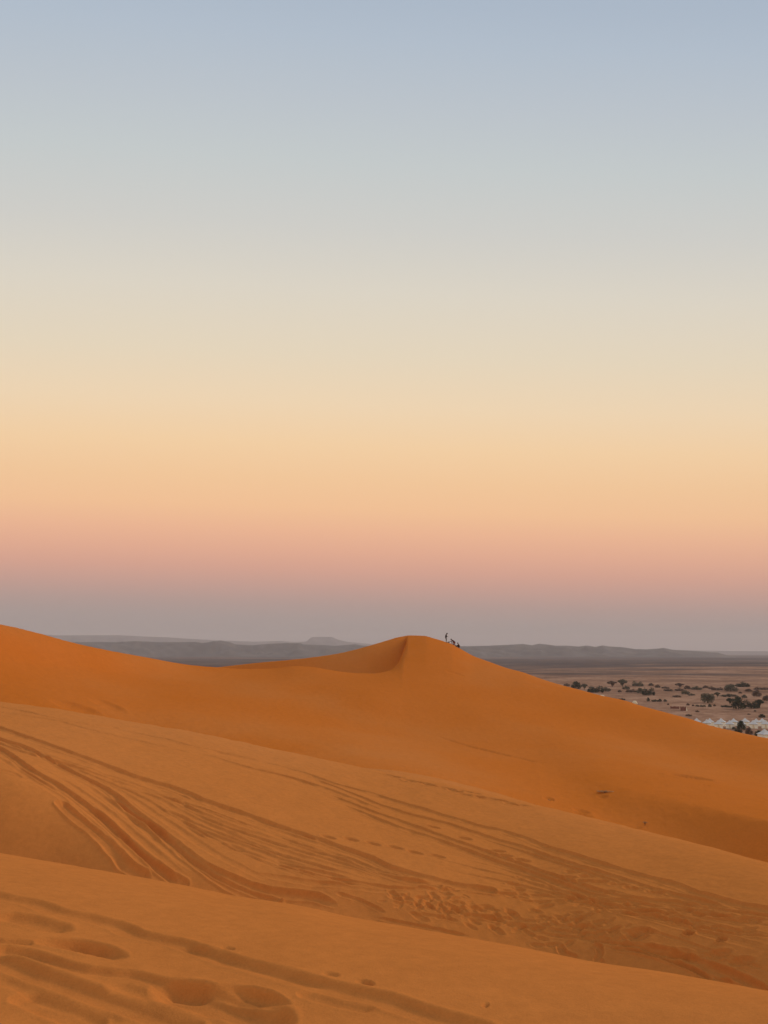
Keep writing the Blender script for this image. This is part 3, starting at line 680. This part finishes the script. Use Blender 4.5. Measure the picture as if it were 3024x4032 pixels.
tents = [  # photo x, foot row, turn, scale, label
 (2830, 2867, 2, 1.0, 'first whole white tent of the front camp row, its foot touching the dune edge'),
 (2875, 2867, -1, 1.0, 'white tent in the front camp row just left of the leafy tree'),
 (2921, 2866, 1, .98, 'white tent of the front camp row mostly hidden behind the leafy tree'),
 (2968, 2867, 0, 1.0, 'white tent in the front camp row just right of the leafy tree'),
 (3016, 2867, 2, 1.02, 'white tent at the right end of the front camp row, cut by the picture edge'),
 (2785, 2862, -2, .98, 'white tent half hidden by the dune edge, left of the first whole tent'),
 (2745, 2856, 3, .95, 'leftmost white tent, only the top of its roof showing above the dune edge'),
 (2797, 2857, 5, .95, 'back row tent roof showing between the two leftmost front row tents'),
 (2841, 2858, -4, 1.0, 'back row tent with a pinkish-white roof tip behind the first whole front row tent'),
 (2891, 2857, 3, .95, 'back row tent roof between the two front row tents left of the leafy tree'),
 (2936, 2857, 0, 1.0, 'back row tent roof rising just behind the right side of the leafy tree'),
 (2980, 2858, 2, .95, 'back row tent roof left of the right-end front row tent'),
 (3003, 2856, -3, .92, 'back row tent roof above the gap next to the right-end front row tent'),
 (3014, 2912, 38, 1.15, 'nearest white tent, its roof slope showing beside the dark round corner tree')]
proto = None
for (px, py, rz, sc, lab) in tents:
    x, y, r = plain_pt(px, py)
    if proto is None:
        t = empty('canvas_tent', (0, 0, 0)); tent_parts(t); proto = t
    else: t = copy_tree(proto)
    t.location = (x, y, 0); t.rotation_euler = (0, 0, -math.atan2(x, y)+R(rz)); t.scale = (sc, sc, sc)
    tag(t, lab, 'tent', 'white canvas tents of the camp')
def dome_tent(px, py, rad, h, lab, mat, long=1.0):
    x, y, r = plain_pt(px, py); root = empty('dome_tent', (x, y, 0), R(20)); tag(root, lab, 'tent')
    v = []; f = []; n, m = 20, 7
    for l in range(m+1):
        a = l/m*math.pi/2
        for k in range(n):
            b_ = k/n*2*math.pi; rr2 = rad*math.cos(a)**.7*(1+.04*math.cos(4*b_)) if l < m else .03
            v.append((rr2*long*math.cos(b_), rr2*math.sin(b_), h*math.sin(a)))
    for l in range(m):
        for k in range(n): f.append((l*n+k, l*n+(k+1) % n, (l+1)*n+(k+1) % n, (l+1)*n+k))
    f.append(tuple(m*n+k for k in range(n)))
    mesh_py('canopy', v, f, mat, root)
    mesh_py('door', [(-.5, -rad*1.02, 0), (.5, -rad*1.02, 0), (.4, -rad*.86, 1.1), (0, -rad*.80, 1.35), (-.4, -rad*.86, 1.1), (0, -rad*.6, .4)], [(0,1,2,3,4), (0,5,1), (1,5,2), (2,5,3), (3,5,4), (4,5,0)], DARKW, root)
dome_tent(2499.5, 2773, 1.9, 2.4, 'small cream rounded tent standing alone on the sand behind the dune edge', CREAM)
dome_tent(2369, 2747, 2.2, 2.1, 'long pale cream tent just peeping over the dune edge under the dark trees', CREAM, 1.35)
def ridge_tent(px, py, L, w, h, lab, name, flap):
    x, y, r = plain_pt(px, py); root = empty(name, (x, y, 0), R(-25)); tag(root, lab, 'tent', 'low wool tents on the sand')
    v = []; n = 9
    for k in range(n):
        u = k/(n-1); sag = h*(1-.22*math.sin(u*math.pi*2)**2)
        v += [(-L/2+u*L, -w/2, 0), (-L/2+u*L, -w/4, sag*.62), (-L/2+u*L, 0, sag), (-L/2+u*L, w/4, sag*.62), (-L/2+u*L, w/2, 0)]
    f = [(k*5+j, (k+1)*5+j, (k+1)*5+j+1, k*5+j+1) for k in range(n-1) for j in range(4)]
    f += [(0,1,2,3,4), tuple((n-1)*5+j for j in (4,3,2,1,0))]
    mesh_py('canopy', v, f, RUG, root)
    if flap:
        mesh_py('door_flap', [(L/2+.02, -w/2, 0), (L/2+.9, -w/2-.2, 0), (L/2+.1, 0, h*.98), (L/2+.02, w/2, 0), (L/2+.7, w/2, 0)], [(0,1,2), (0,2,3), (3,2,4)], CREAM, root)
ridge_tent(2691, 2798, 3.2, 3.0, 2.6, 'peaked red-brown wool tent with a white flap on its right side', 'wool_tent', True)
ridge_tent(2657, 2790, 5.2, 2.4, 1.5, 'low long red-brown wool tent without a flap, left of the peaked one', 'wool_tent', False)

# ------------------------------------------------------------------ trees and shrubs of the oasis
def leaf_mat(name, c):
    m, nt, b = new_mat(name)
    n = noise(nt, nd(nt, 'ShaderNodeTexCoord').outputs['Object'], 3.0, 3)
    nt.links.new(ramp(nt, n, [(0.35, tuple(v*.65 for v in c)+(1,)), (0.65, tuple(v*1.35 for v in c)+(1,))]), b.inputs['Base Color'])
    return m
LEAF = [leaf_mat('dark_green_leaves', (0.040, 0.050, 0.030)), leaf_mat('hazed_olive_leaves', (0.115, 0.108, 0.072)), leaf_mat('hazed_dry_brown_leaves', (0.145, 0.092, 0.068)), leaf_mat('straw', (0.44, 0.25, 0.12))]  # olive and brown leaf colours lightened to carry the fading of distant haze
BARK = plainmat('bark', (0.09, 0.06, 0.04))
def crown_mesh(seed, lumps, n, leaf):
    """unit crown: x,y in [-.5,.5], z in [0,1]; many small leaf faces in lumps, with gaps between"""
    rg = np.random.default_rng(seed); v = []; f = []
    per = n//len(lumps)
    for (cx, cy, cz, rx, rz) in lumps:
        for _ in range(per):
            d_ = rg.normal(size=3); d_ /= np.linalg.norm(d_); rr3 = rg.random()**.4*(1+.25*rg.normal()*.5)
            c = np.array([cx+d_[0]*rx*rr3, cy+d_[1]*rx*rr3, cz+d_[2]*rz*rr3])
            if c[2] < .015: c[2] = .015+abs(c[2])*.3
            a = rg.normal(size=3); a /= np.linalg.norm(a); b_ = np.cross(a, rg.normal(size=3)); b_ /= np.linalg.norm(b_)
            s_ = leaf*rg.uniform(.5, 1.3); k = len(v)
            v += [tuple(c-a*s_), tuple(c+b_*s_*.55), tuple(c+a*s_), tuple(c-b_*s_*.55)]; f.append((k, k+1, k+2, k+3))
    return v, f
SHAPES = {
 'round': [(0,0,.45,.38,.40),(-.22,.05,.32,.24,.30),(.24,-.05,.30,.22,.28),(.05,.1,.72,.22,.22),(-.1,-.1,.6,.25,.25)],
 'humps': [(-.28,0,.52,.22,.42),(-.05,.05,.34,.25,.32),(.22,0,.46,.20,.38),(.38,0,.25,.12,.22),(-.40,0,.22,.10,.2),(.08,.0,.2,.3,.18)],
 'flat':  [(-.30,0,.36,.20,.32),(-.02,.02,.50,.24,.42),(.28,0,.34,.22,.30),(.1,-.05,.25,.30,.22)],
 'umbrella': [(-.24,0,.72,.22,.16),(.05,.05,.82,.26,.16),(.28,-.03,.68,.20,.16),(0,0,.62,.30,.14),(-.05,.05,.45,.16,.2)],
 'box': [(-.26,0,.40,.22,.36),(-.24,.02,.68,.20,.26),(.0,0,.70,.24,.26),(.24,0,.68,.22,.26),(.25,0,.38,.22,.34),(0,0,.36,.26,.34)]}
def plant_proto(kind, shape, ci, seed, n):
    root = empty(kind, (0, 0, 0))
    v, f = crown_mesh(seed, SHAPES[shape], n, .050 if n > 700 else .07)
    mesh_py('crown', v, f, LEAF[ci], root)
    rg = random.Random(seed); v = []; f = []
    limbs = [((0, 0, 0), (0, 0, .35), .035, .025)]+[((0, 0, rg.uniform(.12, .3)), (l[0]*.8, l[1]*.8, l[2]*.95), .022, .008) for l in SHAPES[shape]]
    for p, q, r0, r1 in limbs:
        k = len(v); p = V(*p); q = V(*q); d_ = q-p; d_ /= np.linalg.norm(d_); s1 = np.cross(d_, V(.3, 1, .1)); s1 /= np.linalg.norm(s1); s2 = np.cross(d_, s1)
        for c, rr4 in ((p, r0), ((p+q)/2+V(rg.uniform(-.02, .02), 0, .02), (r0+r1)/2), (q, r1)):
            for j in range(6): v.append(tuple(c+rr4*(math.cos(j*math.pi/3)*s1+math.sin(j*math.pi/3)*s2)))
        for l in range(2):
            for j in range(6): f.append((k+l*6+j, k+l*6+(j+1) % 6, k+(l+1)*6+(j+1) % 6, k+(l+1)*6+j))
    mesh_py('trunk', v, f, BARK, root)
    return root
PROTO = {}
def plant(px, py, w, hgt, ci, shape, lab, grp=None, kind=None, z=None, pt=None):
    big = hgt >= 17
    kind = kind or ('tree' if big else 'shrub')
    key = (kind, shape, ci)
    if pt: x, y, zz = pt; r = math.hypot(x, y)
    else: x, y, r = plain_pt(px, py); zz = 0
    if key not in PROTO: o = PROTO[key] = plant_proto(kind, shape, ci, len(PROTO)*7+3, 1500 if big else (190 if kind == 'dry_tuft' else 650))
    else: o = copy_tree(PROTO[key])
    for ch in o.children: pass
    sw = w/FPX*r*math.cos(math.atan2(x, y))*1.0; sh = hgt/FPX*r
    o.location = (x, y, zz-.02*sh); o.scale = (sw, sw*.85, sh); o.rotation_euler = (0, 0, -math.atan2(x, y)+(math.pi if (int(px)*7) % 2 else 0))
    tag(o, lab, 'tree' if big else ('grass tuft' if kind == 'dry_tuft' else 'shrub'), grp or ('trees of the desert belt' if big else 'shrubs of the desert belt'))
    return o
P_ = [
 (2232,2702,26,13,2,'flat','low brown shrub furthest left, half sunk behind the dune edge'),
 (2269,2713,44,31,0,'round','dark green tree furthest left, its right side sloping down to the dune edge'),
 (2301,2716,28,23,1,'umbrella','pale olive tree in the gap between the two leftmost dark trees'),
 (2345,2727,62,28,0,'humps','wide dark green tree at the dune edge, above the long cream tent'),
 (2386,2723,38,19,1,'flat','olive tree joined to the right side of the wide dark tree at the dune edge'),
 (2411,2706,40,24,2,'umbrella','brown thin tree behind and right of the wide dark tree at the dune edge'),
 (2452,2707,38,31,1,'umbrella','tall rounded olive tree standing highest in the left half of the belt'),
 (2465,2715,30,16,1,'flat','olive shrub at the foot of the tall rounded olive tree'),
 (2440,2726,18,10,2,'round','small dark brown shrub below left of the tall rounded olive tree'),
 (2483,2726,36,14,2,'humps','long dark brown shrub below right of the tall rounded olive tree'),
 (2504,2726,10,7,0,'round','tiny dark shrub right beside the long dark brown shrub'),
 (2512,2703,42,22,1,'humps','two-humped olive tree right of the tall rounded one'),
 (2521,2730,30,22,1,'round','olive tree touching the left side of the flat-bottomed dark tree'),
 (2553,2738,48,31,0,'humps','dark green tree with a pointed top and a straight flat bottom'),
 (2564,2702,24,13,2,'round','brown shrub behind the pointed flat-bottomed dark tree'),
 (2590,2709,24,14,2,'round','brown shrub next right of the one behind the pointed dark tree'),
 (2620,2712,30,10,2,'flat','thin brown shrub far back, right of the two round brown ones'),
 (2631,2722,34,12,2,'flat','brown shrub in front of the thin far back one'),
 (2449,2757,26,9,0,'flat','small dark shrub just over the dune edge, left of the cream rounded tent'),
 (2553,2762,14,16,0,'round','taller leftmost shrub of the dark low row behind the cream rounded tent'),
 (2579,2763,28,10,0,'flat','low long second shrub of the dark row behind the cream rounded tent'),
 (2599,2763,16,12,0,'round','round third shrub of the dark row behind the cream rounded tent'),
 (2619,2763,16,10,1,'round','olive right-end shrub of the dark row behind the cream rounded tent'),
 (2631,2776,10,7,2,'round','single small brown shrub below the right end of the dark row'),
 (2665,2745,33,9,2,'flat','low dark brown shrub left of the square olive tree, with bare sand below it'),
 (2677,2709,36,18,2,'umbrella','brown tree with a thin top, furthest back above the low dark brown shrub'),
 (2707,2715,30,16,2,'round','dark mauve-brown shrub touching the furthest back brown tree on its right'),
 (2675,2721,34,12,2,'flat','brown shrub in front of the furthest back brown tree'),
 (2700,2734,32,17,1,'flat','olive tree with a top slanting down to the right, in front of the brown ones'),
 (2723,2739,28,9,1,'flat','low olive shrub trailing right from the slant-topped olive tree'),
 (2744,2717,42,16,1,'flat','wide olive-brown shrub behind the square olive tree'),
 (2779,2711,28,12,2,'round','brown shrub right of the wide olive-brown one behind the square tree'),
 (2802,2715,24,14,2,'flat','brown shrub between the square tree and the broad grey-olive tree'),
 (2825,2719,42,14,2,'humps','brown two-humped shrub touching the left side of the broad grey-olive tree'),
 (2878,2723,60,28,1,'round','broad grey-olive tree below left of the hilltop-shaped crown'),
 (2925,2707,52,22,0,'flat','olive-dark tree with a hill-shaped crown, highest in the right half of the belt'),
 (2948,2724,32,12,2,'round','brown shrub below the hill-shaped crown on its right'),
 (2871,2744,62,13,1,'flat','long flat olive shrub in front of the broad grey-olive tree'),
 (2825,2746,24,19,1,'umbrella','thin olive tree touching the right side of the square tree'),
 (2788,2768,54,36,1,'box','square-shaped olive tree standing alone with a flat top'),
 (2915,2731,16,8,2,'round','tiny brown shrub between the grey-olive tree and the dry conical tree'),
 (2932,2749,24,13,1,'round','pale olive shrub right behind the two big dark trees'),
 (2980,2743,40,25,2,'round','dry brown conical tree near the right edge, above the big dark trees'),
 (3000,2717,58,12,2,'humps','long brown thicket shrub far back at the right edge'),
 (3018,2760,34,21,2,'round','dark brown tree cut by the right picture edge'),
 (2875,2776,27,25,0,'umbrella','small dark tree on a bare trunk, left of the big dark trees'),
 (2908,2792,54,47,0,'round','biggest dark green tree, tall and rounded, in the middle of the dark group'),
 (2960,2789,58,31,0,'humps','dark green tree lower and wider, joined to the right of the biggest one'),
 (2992,2787,34,29,0,'umbrella','dark tree with an arching crown at the right end of the dark group'),
 (2862,2785,46,9,0,'flat','low dark shrub stretching left from the foot of the biggest dark tree'),
 (2709,2778,15,9,2,'round','brown leftmost shrub of the dotted row below the square tree'),
 (2729,2781,12,7,2,'round','faint small second shrub of the dotted row below the square tree'),
 (2746,2782,15,8,0,'flat','dark flat third shrub of the dotted row below the square tree'),
 (2767,2784,22,11,1,'humps','olive shrub right below the left corner of the square tree'),
 (2795,2784,17,12,1,'round','roundest olive shrub of the dotted row, below the right half of the square tree'),
 (2814,2781,13,8,2,'round','small brown right-end shrub of the dotted row below the square tree'),
 (2973,2802,12,6,2,'round','tiny brown shrub on bare sand under the big dark group'),
 (2949,2814,12,5,2,'flat','tiny flat brown shrub on bare sand above the camp tents'),
 (3001,2826,28,14,0,'round','dark round shrub alone on the sand above the right end of the camp'),
 (2920,2874,36,34,0,'round','leafy dark green tree standing in front of the white camp tents'),
 (2908,2886,28,19,0,'flat','dark shrub at the dune edge below the leafy tree in front of the tents'),
 (2950,2894,32,28,2,'round','grey-brown conical tree at the dune edge, right of the leafy tree'),
 (2990,2902,37,24,0,'round','dark round tree in the lower right corner at the dune edge'),
 (2889,2873,17,11,1,'round','greyish shrub left of the leafy tree, at the foot of a tent'),
 (2712,2820,25,9,2,'flat','faint reddish shrub just over the dune edge, left of the camp'),
 (2746,2804,15,8,2,'flat','faint pale brown shrub alone on the sand between wool tent and camp')]
for q in P_: plant(*q[:6], q[6])
# dry tufts on the slope of the far dune
def tuft(px, py, w, h_, shape, lab, ci=3):
    x, y = hit(px, py, 'far'); plant(px, py, w, h_, ci, shape, lab, 'dry tufts on the far dune', 'dry_tuft', pt=(x, y, ground_z(x, y)))
tuft(2381,3121,66,10,'flat','largest dry tuft, a long streak on the lower slope of the far dune')
tuft(2160,3148,17,7,'round','small dark dry tuft alone on the far dune, left of the largest one')
tuft(2540,3250,20,15,'umbrella','small twiggy dry tuft by the shaded hollow, lowest right on the far dune')

# ------------------------------------------------------------------ air
m = bpy.data.materials.new('haze_air'); m.use_nodes = True; nt = m.node_tree; nt.nodes.clear()
pv = nd(nt, 'ShaderNodeVolumePrincipled'); pv.inputs['Color'].default_value = (0.80, 0.77, 0.80, 1)
pv.inputs['Density'].default_value = 9e-5; pv.inputs['Anisotropy'].default_value = 0.0
nt.links.new(pv.outputs[0], nd(nt, 'ShaderNodeOutputMaterial').inputs['Volume'])
HX, Z0, Z1 = 17500.0, -12.0, 430.0
hv = [(x, y, z) for z in (Z0, Z1) for x, y in ((-HX,-HX),(HX,-HX),(HX,HX),(-HX,HX))]
hz = bpy.data.meshes.new('haze'); hz.from_pydata(hv, [], [(3,2,1,0),(4,5,6,7),(0,1,5,4),(1,2,6,5),(2,3,7,6),(3,0,4,7)]); hz.materials.append(m)
tag(link(bpy.data.objects.new('haze', hz)), kind='stuff')
